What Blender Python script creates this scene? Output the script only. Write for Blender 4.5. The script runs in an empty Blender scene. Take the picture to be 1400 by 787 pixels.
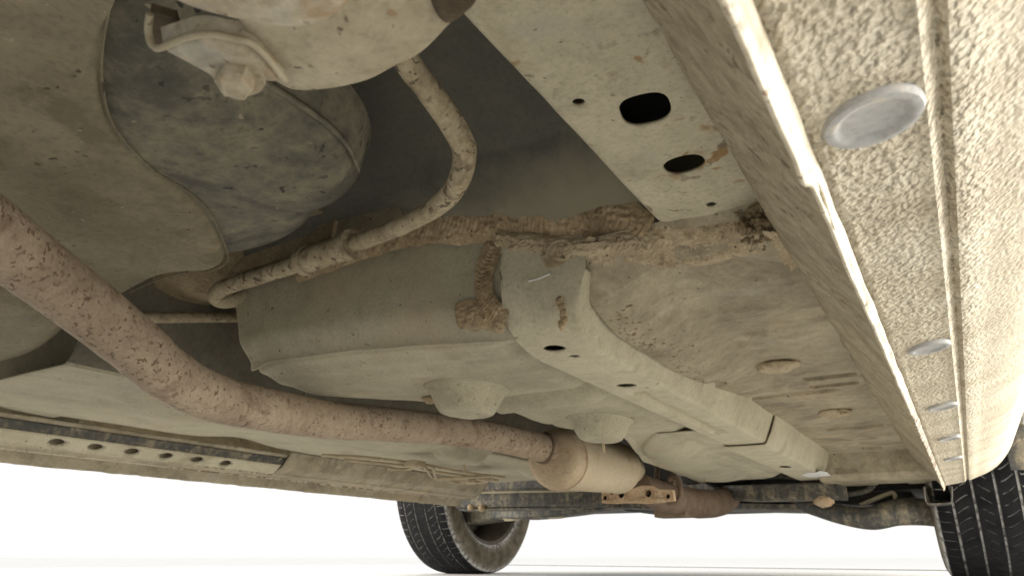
import bpy, bmesh, math, random
from mathutils import Vector, Matrix, noise
random.seed(7)
S = bpy.context.scene
COL = S.collection

# ------------------------------------------------------------------ camera, light, exposure
F, W0, H0, VPX, VPY, CZ = 1000.0, 1400.0, 787.0, 1330.0, 760.0, 0.054   # measured lens and vanishing point of the car's long axis
PITCH = math.atan((VPY - H0 / 2) / F)
YAW = math.atan((VPX - W0 / 2) / math.hypot(F, VPY - H0 / 2))
cam = bpy.data.cameras.new('camera')
cam.sensor_width = 36.0
cam.lens = 36.0 * F / W0
cam.clip_start = 0.01
cam.clip_end = 200
cam.dof.use_dof = True
cam.dof.focus_distance = 0.58
cam.dof.aperture_fstop = 22.0
co = bpy.data.objects.new('camera', cam)
COL.objects.link(co)
co.location = (0, 0, CZ)
co.rotation_euler = (math.pi / 2 + PITCH, 0, YAW)
S.camera = co

wd = bpy.data.worlds.new('World')
S.world = wd
wd.use_nodes = True
bg = wd.node_tree.nodes['Background']
bg.inputs[0].default_value = (1.0, 0.985, 0.962, 1)
bg.inputs[1].default_value = 0.87
def area(name, loc, target, sx, sy, power, col=(1, .96, .88)):
    l = bpy.data.lights.new(name, 'AREA')
    l.shape = 'RECTANGLE'; l.size = sx; l.size_y = sy; l.energy = power; l.color = col
    o = bpy.data.objects.new(name, l); COL.objects.link(o)
    o.location = loc
    o.rotation_euler = (Vector(target) - Vector(loc)).to_track_quat('-Z', 'Y').to_euler()
    return o
area('added_softbox', (1.9, 0.9, 0.42), (-0.5, 0.9, 0.0), 3.2, 0.7, 50)  # unseen area lamps added to bounce light under the car
area('added_softbox', (-3.6, 0.6, 0.45), (-0.7, 0.8, 0.0), 3.2, 0.8, 115)
area('added_softbox', (1.5, 2.5, 0.30), (-0.5, 1.0, 0.03), 1.4, 0.45, 46)
vs = S.view_settings
vs.view_transform = 'Standard'; vs.look = 'None'; vs.gamma = 1.0; vs.use_curve_mapping = False
vs.exposure = 0.29

# ------------------------------------------------------------------ measuring helpers (photo pixel -> point on a known plane)
_dh = Vector((-math.sin(YAW), math.cos(YAW), 0))
_fw = _dh * math.cos(PITCH) + Vector((0, 0, 1)) * math.sin(PITCH)
_rt = Vector((math.cos(YAW), math.sin(YAW), 0))
_up = _rt.cross(_fw)
_C = Vector((0, 0, CZ))
def _ray(p): return _fw * F + _rt * (p[0] - W0 / 2) - _up * (p[1] - H0 / 2)
def aZ(p, z): d = _ray(p); return _C + d * ((z - CZ) / d.z)
def aX(p, x): d = _ray(p); return _C + d * (x / d.x)
def aY(p, y): d = _ray(p); return _C + d * (y / d.y)

def lerp(a, b, t): return a + (b - a) * t
def sstep(a, b, x):
    t = max(0.0, min(1.0, (x - a) / (b - a))); return t * t * (3 - 2 * t)
def interp(tab, x):
    if x <= tab[0][0]: return tab[0][1]
    for (x0, y0), (x1, y1) in zip(tab, tab[1:]):
        if x <= x1: return lerp(y0, y1, (x - x0) / (x1 - x0))
    return tab[-1][1]
def n3(x, y, z, s, seed=0): return noise.noise(Vector((x * s + seed * 17.3, y * s - seed * 5.1, z * s + seed * 3.7)))
def catmull(pts, per=8, closed=False):
    P = [Vector(p) for p in pts]; n = len(P); out = []
    segs = n if closed else n - 1
    for i in range(segs):
        if closed: a, b, c, d = P[i - 1], P[i], P[(i + 1) % n], P[(i + 2) % n]
        else: a, b, c, d = P[max(i - 1, 0)], P[i], P[i + 1], P[min(i + 2, n - 1)]
        for k in range(per):
            t = k / per
            out.append(0.5 * ((2 * b) + (c - a) * t + (2 * a - 5 * b + 4 * c - d) * t * t + (3 * b - a - 3 * c + d) * t ** 3))
    if not closed: out.append(P[-1].copy())
    return out
def resample(P, n):
    L = [0.0]
    for a, b in zip(P, P[1:]): L.append(L[-1] + (b - a).length)
    out = []; j = 0
    for i in range(n):
        s = L[-1] * i / (n - 1)
        while j < len(L) - 2 and L[j + 1] < s: j += 1
        t = (s - L[j]) / max(L[j + 1] - L[j], 1e-9)
        out.append(P[j].lerp(P[j + 1], min(max(t, 0), 1)))
    return out

# ------------------------------------------------------------------ materials
def nodes_of(name):
    m = bpy.data.materials.new(name); m.use_nodes = True
    nt = m.node_tree; b = nt.nodes['Principled BSDF']
    return m, nt, b
def _noise(nt, vec, scale, detail=4, rough=.55, dist=0.0):
    n = nt.nodes.new('ShaderNodeTexNoise')
    n.inputs['Scale'].default_value = scale; n.inputs['Detail'].default_value = detail
    n.inputs['Roughness'].default_value = rough; n.inputs['Distortion'].default_value = dist
    nt.links.new(vec, n.inputs['Vector']); return n.outputs['Fac']
def _ramp(nt, fac, stops, interp_='LINEAR'):
    r = nt.nodes.new('ShaderNodeValToRGB'); r.color_ramp.interpolation = interp_
    e = r.color_ramp.elements
    while len(e) < len(stops): e.new(0.5)
    for el, (p, c) in zip(e, stops):
        el.position = p; el.color = (c[0], c[1], c[2], 1) if hasattr(c, '__len__') else (c, c, c, 1)
    nt.links.new(fac, r.inputs['Fac']); return r.outputs['Color']
def _mix(nt, fac, a, b, mode='MIX'):
    m = nt.nodes.new('ShaderNodeMix'); m.data_type = 'RGBA'; m.blend_type = mode
    for s, v in ((m.inputs['Factor'], fac), (m.inputs['A'], a), (m.inputs['B'], b)):
        if isinstance(v, bpy.types.NodeSocket): nt.links.new(v, s)
        elif isinstance(v, (int, float)): s.default_value = v
        else: s.default_value = (v[0], v[1], v[2], 1)
    return m.outputs['Result']
def _math(nt, op, a, b=0.0):
    m = nt.nodes.new('ShaderNodeMath'); m.operation = op
    for s, v in ((m.inputs[0], a), (m.inputs[1], b)):
        if isinstance(v, bpy.types.NodeSocket): nt.links.new(v, s)
        else: s.default_value = v
    return m.outputs[0]
def _xyz(nt, vec):
    s = nt.nodes.new('ShaderNodeSeparateXYZ'); nt.links.new(vec, s.inputs[0]); return s.outputs
def _map(nt, vec, scale=(1, 1, 1), rot=(0, 0, 0), loc=(0, 0, 0)):
    m = nt.nodes.new('ShaderNodeMapping'); nt.links.new(vec, m.inputs['Vector'])
    m.inputs['Scale'].default_value = scale; m.inputs['Rotation'].default_value = rot; m.inputs['Location'].default_value = loc
    return m.outputs['Vector']
def _bump(nt, b, h, strength, dist, prev=None):
    n = nt.nodes.new('ShaderNodeBump'); n.inputs['Strength'].default_value = strength; n.inputs['Distance'].default_value = dist
    nt.links.new(h, n.inputs['Height'])
    if prev is not None: nt.links.new(prev, n.inputs['Normal'])
    nt.links.new(n.outputs['Normal'], b.inputs['Normal']); return n.outputs['Normal']

def dusty(name, dark, mid, light, big=9, fine=260, specks=None, patches=None, streak=None, rough=.85, spec=.25, bump=.25, bdist=.0006, metallic=0.0, lumps=0.0, extra=None, pits=((.13, .105, .072), 170, .20, .91), pits2=None, tint=(1.02, .995, .92)):
    """a painted or metal surface under uneven dried dust; specks = (colour, scale, threshold), patches = (colour, scale, threshold, amount)"""
    m, nt, b = nodes_of(name)
    vec = nt.nodes.new('ShaderNodeTexCoord').outputs['Object']
    v = vec if streak is None else _map(nt, vec, streak)
    f1 = _noise(nt, v, big, 6, .62, .4)
    f2 = _noise(nt, vec, big * 7, 5, .6, .2)
    f = _math(nt, 'ADD', _math(nt, 'MULTIPLY', f1, .58), _math(nt, 'MULTIPLY', f2, .42))
    col = _ramp(nt, f, [(.33, dark), (.49, mid), (.66, light)])
    fn = _noise(nt, vec, fine, 4, .7)
    grain = _ramp(nt, fn, [(.28, .72), (.48, 1.0), (.72, 1.14)])
    col = _mix(nt, .8, col, grain, 'MULTIPLY')
    if patches:
        for pc, ps, pt, pa in patches:
            pm = _ramp(nt, _noise(nt, vec, ps, 7, .68, .6), [(pt, 0.0), (pt + .09, pa)])
            col = _mix(nt, pm, col, pc)
    if specks:
        for sc, ss, st in specks:
            clus = _ramp(nt, _noise(nt, vec, ss * .12, 3, .5), [(.40, 0.0), (.58, 1.0)])
            sm = _ramp(nt, _noise(nt, vec, ss, 3, .6, .3), [(st, 0.0), (st + .04, .85)])
            col = _mix(nt, _math(nt, 'MULTIPLY', sm, clus), col, sc)
    for pt in (pits, pits2):
        if not pt: continue
        pc, ps, pr, pg = pt
        wv = nt.nodes.new('ShaderNodeVectorMath'); wv.operation = 'ADD'
        nz = nt.nodes.new('ShaderNodeTexNoise'); nz.inputs['Scale'].default_value = ps * 1.7; nz.inputs['Detail'].default_value = 2
        nt.links.new(vec, nz.inputs['Vector'])
        sc_ = nt.nodes.new('ShaderNodeVectorMath'); sc_.operation = 'SCALE'; sc_.inputs['Scale'].default_value = .9 / ps
        nt.links.new(nz.outputs['Color'], sc_.inputs[0]); nt.links.new(vec, wv.inputs[0]); nt.links.new(sc_.outputs[0], wv.inputs[1])
        vo = nt.nodes.new('ShaderNodeTexVoronoi'); vo.inputs['Scale'].default_value = ps
        nt.links.new(wv.outputs[0], vo.inputs['Vector'])
        cr = nt.nodes.new('ShaderNodeSeparateColor'); nt.links.new(vo.outputs['Color'], cr.inputs[0])
        gate = _ramp(nt, cr.outputs[0], [(pg, 0.0), (pg + .03, 1.0)])
        rad = _ramp(nt, _math(nt, 'DIVIDE', vo.outputs['Distance'], _math(nt, 'ADD', _math(nt, 'MULTIPLY', cr.outputs[1], pr), pr * .35)), [(.75, .9), (1.0, 0.0)])
        col = _mix(nt, _math(nt, 'MULTIPLY', gate, rad), col, pc)
    if extra: col = extra(nt, vec, col)
    if tint: col = _mix(nt, 1.0, col, tint, 'MULTIPLY')
    nt.links.new(col, b.inputs['Base Color'])
    b.inputs['Metallic'].default_value = metallic
    b.inputs['Specular IOR Level'].default_value = spec
    nt.links.new(_ramp(nt, f2, [(.35, max(rough - .12, .1)), (.65, min(rough + .08, 1.0))]), b.inputs['Roughness'])
    prev = _bump(nt, b, fn, bump, bdist)
    if lumps: prev = _bump(nt, b, _noise(nt, vec, 55, 4, .6), lumps, .0025, prev)
    return m

DK, MD, LT = (.25, .215, .155), (.40, .352, .262), (.52, .468, .365)
BROWN = (.17, .125, .08)
RUST = (.20, .085, .035)
M = {}
M['pan'] = dusty('dusty_floor_paint', (.31, .29, .225), (.41, .385, .305), (.50, .47, .38), 5, 320, specks=[(BROWN, 90, .68)], patches=[((.45, .375, .275), 7, .56, .5), ((.29, .27, .21), 10, .56, .45)], bump=.2, pits2=((.14, .11, .08), 110, .18, .95))
M['floor'] = dusty('dusty_outboard_floor', (.20, .175, .13), (.325, .29, .22), (.455, .41, .325), 9, 300, specks=[((.10, .08, .06), 70, .69)], patches=[((.17, .145, .105), 13, .54, .6), ((.43, .355, .26), 8, .56, .6), ((.36, .35, .32), 12, .60, .5)], streak=(1, .8, 1), bump=.35, lumps=.07, pits2=((.12, .10, .07), 110, .2, .92))
M['rail'] = dusty('dusty_rail_paint', (.40, .375, .295), (.50, .47, .375), (.59, .56, .46), 8, 300, specks=[((.24, .16, .08), 60, .70), ((.16, .13, .1), 110, .70)], patches=[((.34, .305, .225), 13, .58, .6)], bump=.15, pits=((.20, .155, .10), 150, .2, .93))
M['rearrail'] = dusty('spotted_rail_paint', (.33, .31, .24), (.45, .42, .33), (.53, .495, .395), 9, 280, specks=[((.27, .155, .055), 42, .63), ((.16, .13, .09), 85, .62)], patches=[((.38, .33, .235), 12, .53, .65), ((.30, .185, .085), 24, .62, .75), ((.40, .39, .35), 17, .57, .5)], bump=.15, pits=((.27, .20, .11), 110, .2, .92), pits2=((.12, .10, .07), 190, .22, .92))
M['sealant'] = dusty('brushed_sealant_dust', (.22, .165, .105), (.40, .315, .21), (.53, .435, .31), 26, 420, specks=[((.11, .08, .05), 120, .63)], patches=[((.16, .12, .075), 30, .58, .6)], bump=.6, bdist=.0008, lumps=.4)
M['sealant_pale'] = dusty('pale_brushed_sealant', (.27, .215, .145), (.43, .36, .26), (.54, .47, .36), 22, 420, specks=[((.12, .09, .06), 120, .62)], patches=[((.20, .155, .10), 28, .57, .6)], bump=.6, bdist=.0008, lumps=.4)
M['mud'] = dusty('caked_mud', (.17, .13, .085), (.30, .24, .16), (.42, .35, .25), 40, 400, bump=.9, bdist=.0015, lumps=.9)
M['tank'] = dusty('grimy_black_tank', (.06, .062, .056), (.145, .137, .108), (.26, .24, .18), 12, 240, specks=[((.025, .025, .024), 80, .63)], patches=[((.060, .060, .054), 9, .53, .7), ((.24, .22, .165), 20, .58, .45), ((.045, .045, .041), 40, .62, .6)], rough=.7, bump=.25, pits=((.29, .265, .20), 120, .2, .93), pits2=((.03, .03, .028), 90, .2, .9))
M['shield'] = dusty('dusty_tank_shield', (.15, .13, .09), (.22, .195, .14), (.30, .265, .195), 6, 220, specks=[((.07, .055, .04), 75, .66), ((.42, .38, .30), 95, .70)], patches=[((.14, .118, .08), 14, .55, .7), ((.25, .225, .17), 22, .58, .6)], bump=.25, pits=((.08, .065, .045), 150, .22, .88), pits2=((.40, .36, .28), 170, .2, .95))
def ledge_tone(nt, vec, col):
    # paler tone towards the panel's rolled lower edge, broken up by noise
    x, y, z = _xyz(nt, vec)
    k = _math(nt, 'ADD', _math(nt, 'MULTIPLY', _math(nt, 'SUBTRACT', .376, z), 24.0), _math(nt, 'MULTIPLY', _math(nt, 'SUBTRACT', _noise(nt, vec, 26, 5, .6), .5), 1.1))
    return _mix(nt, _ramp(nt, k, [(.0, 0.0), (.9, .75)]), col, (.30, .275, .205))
M['darkpanel'] = dusty('dark_grey_undercoat', (.055, .055, .049), (.085, .084, .074), (.12, .115, .095), 6, 220, specks=[((.2, .18, .13), 130, .74)], patches=[((.15, .135, .10), 10, .58, .5)], rough=.6, spec=.4, bump=.12, extra=ledge_tone)
M['exhaust'] = dusty('flaking_exhaust_scale', (.25, .195, .145), (.355, .285, .22), (.44, .37, .295), 12, 330, specks=[((.12, .08, .055), 210, .58), ((.13, .09, .062), 110, .62), ((.54, .46, .36), 150, .70)], patches=[((.20, .145, .105), 22, .54, .65)], bump=.6, bdist=.001, lumps=.25, pits=((.12, .08, .055), 150, .2, .86), pits2=((.11, .075, .05), 260, .2, .84))
M['exhaust_front'] = dusty('ochre_exhaust_dust', (.33, .25, .175), (.41, .325, .235), (.47, .39, .29), 20, 300, specks=[((.15, .08, .045), 110, .66)], bump=.4)
M['muffler'] = dusty('tan_muffler_dust', (.38, .31, .22), (.44, .375, .28), (.48, .42, .32), 8, 300, specks=[((.2, .12, .07), 120, .72)], bump=.2)
M['rustpipe'] = dusty('brown_rusty_pipe', (.09, .062, .046), (.155, .112, .083), (.22, .17, .13), 25, 260, bump=.5)
M['rustflange'] = dusty('orange_rust_flange', (.34, .215, .13), (.46, .335, .225), (.56, .47, .36), 30, 260, specks=[((.14, .07, .04), 90, .62)], bump=.4)
M['arm'] = dusty('dusty_suspension_arm', (.30, .265, .195), (.40, .36, .275), (.48, .44, .345), 13, 240, specks=[((.28, .165, .085), 75, .66), ((.13, .105, .075), 110, .66)], patches=[((.27, .225, .155), 20, .55, .6)], bump=.3, lumps=.2)
M['arm_top'] = dusty('chipped_pale_arm', (.30, .255, .185), (.43, .385, .305), (.55, .52, .455), 24, 240, specks=[((.27, .16, .09), 80, .60), ((.14, .10, .07), 150, .62)], patches=[((.33, .235, .145), 42, .54, .8), ((.31, .315, .315), 30, .58, .6)], bump=.5, lumps=.4)
M['hose'] = dusty('dusty_rubber_hose', (.26, .215, .145), (.40, .345, .25), (.50, .44, .335), 28, 300, specks=[((.11, .085, .06), 130, .58), ((.09, .07, .05), 70, .64)], patches=[((.19, .155, .11), 40, .54, .7)], bump=.6, bdist=.0009, pits=((.12, .09, .065), 200, .25, .85))
M['subframe'] = dusty('worn_black_subframe', (.035, .038, .043), (.09, .088, .082), (.30, .26, .19), 16, 200, patches=[((.40, .34, .25), 24, .57, .8), ((.05, .058, .07), 19, .55, .7)], streak=(2.5, 1, .6), rough=.65, spec=.4)
M['black'] = dusty('black_parts_and_shade', (.012, .012, .012), (.022, .021, .02), (.045, .04, .034), 12, 200, rough=.7, tint=None)  # near-black for dark parts, also bay and hole darkness put into colour
M['rubber'] = None
M['tunnel'] = dusty('grey_tunnel_skin', (.10, .096, .08), (.145, .137, .113), (.20, .185, .15), 9, 260, patches=[((.24, .22, .17), 14, .58, .5)], bump=.2)
M['cap'] = dusty('grey_plastic_plug', (.30, .30, .295), (.36, .36, .355), (.44, .425, .40), 30, 300, patches=[((.52, .47, .38), 55, .58, .7)], rough=.55, spec=.4, bump=.08, tint=None)
M['steelline'] = dusty('dusty_steel_line', (.30, .25, .175), (.40, .34, .25), (.48, .42, .32), 40, 300)
M['white'] = dusty('bare_white_scuff', (.72, .72, .70), (.80, .80, .79), (.85, .85, .84), 60, 300, rough=.6, tint=None)
M['floorwhite'] = dusty('white_studio_floor', (.9, .9, .895), (.9, .9, .895), (.9, .9, .895), .6, 40, rough=.7, bump=0.0, pits=None, tint=None)
M['joint'] = dusty('grey_floor_joint', (.20, .20, .19), (.25, .25, .24), (.3, .3, .29), 20, 200, tint=None)
M['debris'] = dusty('brown_dust_lump', (.20, .15, .09), (.31, .24, .155), (.40, .32, .22), 60, 400, bump=.8, bdist=.0012)

M['dark_brown'] = dusty('dark_brown_fill', (.05, .038, .025), (.09, .07, .047), (.14, .11, .075), 60, 300, bump=.6)  # dark brown for the arm's slot and pocket
def sill_coat():
    m, nt, b = nodes_of('stone_guard_coating')
    vec = nt.nodes.new('ShaderNodeTexCoord').outputs['Object']
    x, y, z = _xyz(nt, vec)
    v = _map(nt, vec, (1.0, .85, 1.0))
    blob = _noise(nt, v, 330, 1.0, .45, .15)
    fine = _noise(nt, vec, 900, 2, .6)
    broad = _noise(nt, vec, 22, 5, .6)
    h = _math(nt, 'ADD', blob, _math(nt, 'MULTIPLY', fine, .18))
    col = _ramp(nt, broad, [(.34, (.44, .38, .275)), (.5, (.52, .46, .345)), (.66, (.58, .525, .41))])
    col = _mix(nt, _math(nt, 'MULTIPLY', _ramp(nt, x, [(.0225, 1.0), (.036, .30)]), .55), col, _ramp(nt, blob, [(.36, .60), (.5, .95), (.62, 1.15)]), 'MULTIPLY')
    nt.links.new(col, b.inputs['Base Color'])
    b.inputs['Roughness'].default_value = .7; b.inputs['Specular IOR Level'].default_value = .3
    fade = _ramp(nt, x, [(.0225, 1.0), (.036, .30)])
    _bump(nt, b, _math(nt, 'MULTIPLY', h, fade), 1.0, .0050)
    return m
M['coat'] = sill_coat()
M['sillpaint'] = dusty('dusty_champagne_paint', (.44, .405, .325), (.50, .465, .385), (.56, .525, .445), 9, 260, specks=[((.30, .26, .19), 110, .72)], rough=.5, spec=.45, bump=.12)
def rusty_edge(nt, vec, col):
    x, y, z = _xyz(nt, vec)
    zone = _math(nt, 'MULTIPLY', _ramp(nt, _math(nt, 'MULTIPLY', y, .5), [(.36, 0.0), (.43, 1.0), (.66, 1.0), (.72, .75)]), 1.0)
    msk = _ramp(nt, _noise(nt, vec, 60, 5, .65, .5), [(.47, 0.0), (.54, 1.0)])
    rc = _ramp(nt, _noise(nt, vec, 240, 3, .6), [(.35, (.07, .035, .02)), (.65, (.22, .125, .07))])
    return _mix(nt, _math(nt, 'MULTIPLY', zone, msk), col, rc)
M['flange'] = dusty('chipped_pinch_flange', (.42, .375, .29), (.52, .475, .385), (.62, .58, .50), 22, 240, specks=[((.30, .17, .08), 90, .66), ((.18, .13, .08), 160, .62)], patches=[((.30, .25, .17), 40, .56, .7)], rough=.5, spec=.4, bump=.3, extra=rusty_edge)
M['innersill'] = dusty('mud_splashed_inner_sill', (.21, .178, .123), (.34, .30, .22), (.44, .39, .30), 14, 300, specks=[((.13, .10, .068), 120, .60)], patches=[((.22, .18, .122), 60, .50, .6), ((.47, .42, .32), 30, .57, .5)], bump=.8, bdist=.0018, lumps=.9)
def rubber():
    m, nt, b = nodes_of('dusty_tyre_rubber')
    vec = nt.nodes.new('ShaderNodeTexCoord').outputs['Object']
    x, y, z = _xyz(nt, vec)
    r = _math(nt, 'SQRT', _math(nt, 'ADD', _math(nt, 'MULTIPLY', y, y), _math(nt, 'MULTIPLY', z, z)))
    ax = _math(nt, 'ABSOLUTE', x)
    tread = _ramp(nt, ax, [(.0955, 1.0), (.103, 0.0)])                         # the tread band
    groove = _ramp(nt, _math(nt, 'MULTIPLY', _math(nt, 'SUBTRACT', _math(nt, 'SUBTRACT', .3119, r), _math(nt, 'MULTIPLY', _math(nt, 'POWER', _math(nt, 'DIVIDE', ax, .086), 4.0), .0047)), 100.0), [(.10, 0.0), (.40, 1.0)])
    n = _noise(nt, vec, 30, 5, .6)
    side = _ramp(nt, n, [(.35, (.085, .072, .052)), (.52, (.14, .12, .086)), (.7, (.20, .172, .125))])
    tr = _mix(nt, groove, _ramp(nt, n, [(.35, (.005, .005, .006)), (.7, (.017, .017, .018))]), _ramp(nt, _noise(nt, vec, 80, 4, .6), [(.36, (.10, .098, .094)), (.55, (.60, .59, .57))]))
    nt.links.new(_mix(nt, tread, side, tr), b.inputs['Base Color'])
    b.inputs['Roughness'].default_value = .8; b.inputs['Specular IOR Level'].default_value = .15
    _bump(nt, b, _noise(nt, vec, 300, 3, .6), .3, .0006)
    return m
M['rubber'] = rubber()
M['rim'] = dusty('dark_dusty_rim', (.045, .042, .038), (.09, .08, .065), (.15, .13, .10), 18, 200, rough=.55, spec=.4)

# ------------------------------------------------------------------ object helpers
def root(name, loc, label, category):
    o = bpy.data.objects.new(name, None); COL.objects.link(o); o.location = loc
    o.empty_display_size = .2
    o['label'] = label; o['category'] = category
    return o
def finish(o, parent=None, label=None, kind=None):
    if parent is not None:
        o.parent = parent; bpy.context.view_layer.update()
        o.matrix_parent_inverse = parent.matrix_world.inverted()
    if label: o['label'] = label
    if kind: o['kind'] = kind
    return o
def sharpen(me, ang=38):
    bm = bmesh.new(); bm.from_mesh(me)
    bmesh.ops.remove_doubles(bm, verts=bm.verts, dist=1e-6)
    bmesh.ops.recalc_face_normals(bm, faces=bm.faces)
    a = math.radians(ang)
    for f in bm.faces: f.smooth = True
    for e in bm.edges:
        if len(e.link_faces) == 2 and e.calc_face_angle(0) > a: e.smooth = False
    bm.to_mesh(me); bm.free()
def obj(name, verts, faces, mat, parent=None, label=None, thick=0, off=-1, ang=38, mats=None, mi=None):
    me = bpy.data.meshes.new(name)
    me.from_pydata([tuple(v) for v in verts], [], faces)
    for mm in (mats or [mat]): me.materials.append(mm)
    if mi:
        for p in me.polygons: p.material_index = mi(p.center)
    sharpen(me, ang)
    o = bpy.data.objects.new(name, me); COL.objects.link(o)
    if thick:
        s = o.modifiers.new('thickness', 'SOLIDIFY'); s.thickness = thick; s.offset = off
    return finish(o, parent, label)
def grid(name, fn, nu, nv, mat, parent=None, label=None, thick=0, off=-1, closed_u=False, flip=False, **k):
    V = []; Fc = []
    for i in range(nu):
        for j in range(nv): V.append(fn(i / (nu - 1) if not closed_u else i / nu, j / (nv - 1)))
    for i in range(nu if closed_u else nu - 1):
        for j in range(nv - 1):
            a = i * nv + j; b2 = ((i + 1) % nu) * nv + j
            q = (a, b2, b2 + 1, a + 1); Fc.append(q[::-1] if flip else q)
    return obj(name, V, Fc, mat, parent, label, thick, off, **k)
def tube(name, pts, rad, mat, parent=None, label=None, seg=18, per=8, cap=True, wob=0.0, seed=0, smooth=True, ang=60):
    P = catmull(pts, per) if smooth else [Vector(p) for p in pts]
    n = len(P); V = []; Fc = []
    T0 = (P[1] - P[0]).normalized()
    N = T0.orthogonal().normalized()
    for i in range(n):
        T = (P[min(i + 1, n - 1)] - P[max(i - 1, 0)]).normalized()
        N = (N - T * N.dot(T)).normalized(); B = T.cross(N)
        r = rad(i / (n - 1)) if callable(rad) else rad
        for k in range(seg):
            a = 2 * math.pi * k / seg
            d = N * math.cos(a) + B * math.sin(a); q = P[i] + d * r
            if wob: q += d * (wob * n3(q.x, q.y, q.z, 70, seed))
            V.append(q)
    for i in range(n - 1):
        for k in range(seg):
            k2 = (k + 1) % seg
            Fc.append((i * seg + k, i * seg + k2, (i + 1) * seg + k2, (i + 1) * seg + k))
    if cap:
        Fc.append(tuple(range(seg))[::-1]); Fc.append(tuple((n - 1) * seg + k for k in range(seg)))
    return obj(name, V, Fc, mat, parent, label, ang=ang)
def box(name, lo, hi, mat, parent=None, label=None, bev=.003, seg=2, shear=None):
    bm = bmesh.new(); bmesh.ops.create_cube(bm, size=1)
    for v in bm.verts:
        v.co = Vector([lerp(lo[i], hi[i], v.co[i] + .5) for i in range(3)])
    if bev: bmesh.ops.bevel(bm, geom=bm.edges[:], offset=bev, segments=seg, profile=.6, affect='EDGES')
    if shear:
        for v in bm.verts: v.co = shear(v.co)
    me = bpy.data.meshes.new(name); bm.to_mesh(me); bm.free(); me.materials.append(mat); sharpen(me, 40)
    o = bpy.data.objects.new(name, me); COL.objects.link(o)
    return finish(o, parent, label)
def prism(name, outline, dirv, mat, parent=None, label=None, bev=0.0):
    """closed 3-D outline pushed along dirv"""
    n = len(outline); d = Vector(dirv)
    V = [Vector(p) for p in outline] + [Vector(p) + d for p in outline]
    Fc = [tuple(range(n)), tuple(range(2 * n - 1, n - 1, -1))] + [(i, i + n, (i + 1) % n + n, (i + 1) % n) for i in range(n)]
    o = obj(name, V, Fc, mat, parent, label)
    if bev:
        b = o.modifiers.new('edge', 'BEVEL'); b.width = bev; b.segments = 2; b.limit_method = 'ANGLE'
    return o
def pillow(name, outline, mat, parent=None, label=None, depth=.03, rim=.2, per=6, rings=22, belly=0.0, wob=0.0, seed=0, power=2.2):
    """a rounded pressing: flat underside, edge rolled upward, closed on top"""
    O = resample(catmull([Vector(p) for p in outline] + [Vector(outline[0])], per), 120)[:-1]
    c = sum(O, Vector()) / len(O); n = len(O); V = []; Fc = []
    for r in range(1, rings + 1):
        t = r / rings
        e = max(0.0, (t - (1 - rim)) / rim)
        for p in O:
            q = c.lerp(p, t); q.z = c.z + (p.z - c.z) * t
            q.z += depth * (1 - math.sqrt(max(0.0, 1 - e ** power))) - belly * (1 - t * t)
            if wob: q.z += wob * n3(q.x, q.y, 0, 14, seed) * (1 - e)
            V.append(q)
    m0 = len(V); V.append(c - Vector((0, 0, belly))); V.append(c + Vector((0, 0, depth + .01)))
    for r in range(rings - 1):
        for k in range(n):
            k2 = (k + 1) % n; Fc.append((r * n + k, r * n + k2, (r + 1) * n + k2, (r + 1) * n + k))
    for k in range(n):
        k2 = (k + 1) % n
        Fc.append((m0, k2, k)); Fc.append((m0 + 1, (rings - 1) * n + k, (rings - 1) * n + k2))
    return obj(name, V, Fc, mat, parent, label, ang=50)
def cut(o, cutters):
    for c in cutters:
        b = o.modifiers.new('hole', 'BOOLEAN'); b.operation = 'DIFFERENCE'; b.object = c; b.solver = 'EXACT'
    dg = bpy.context.evaluated_depsgraph_get()
    me = bpy.data.meshes.new_from_object(o.evaluated_get(dg))
    o.modifiers.clear(); old = o.data; o.data = me; me.name = old.name
    for c in cutters: bpy.data.objects.remove(c, do_unlink=True)
    return o
def cutter(center, rx, ry, h=.012, rot=0.0, sq=1.0, seg=28):
    V = []; 
    for s in (-1, 1):
        for k in range(seg):
            a = 2 * math.pi * k / seg; cx, cy = math.cos(a), math.sin(a)
            cx = math.copysign(abs(cx) ** sq, cx) * rx; cy = math.copysign(abs(cy) ** sq, cy) * ry
            V.append((center[0] + cx * math.cos(rot) - cy * math.sin(rot), center[1] + cx * math.sin(rot) + cy * math.cos(rot), center[2] + s * h))
    Fc = [tuple(range(seg))[::-1], tuple(range(seg, 2 * seg))] + [(k, (k + 1) % seg, (k + 1) % seg + seg, k + seg) for k in range(seg)]
    return obj('hole_cutter', V, Fc, M['black'])
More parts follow.
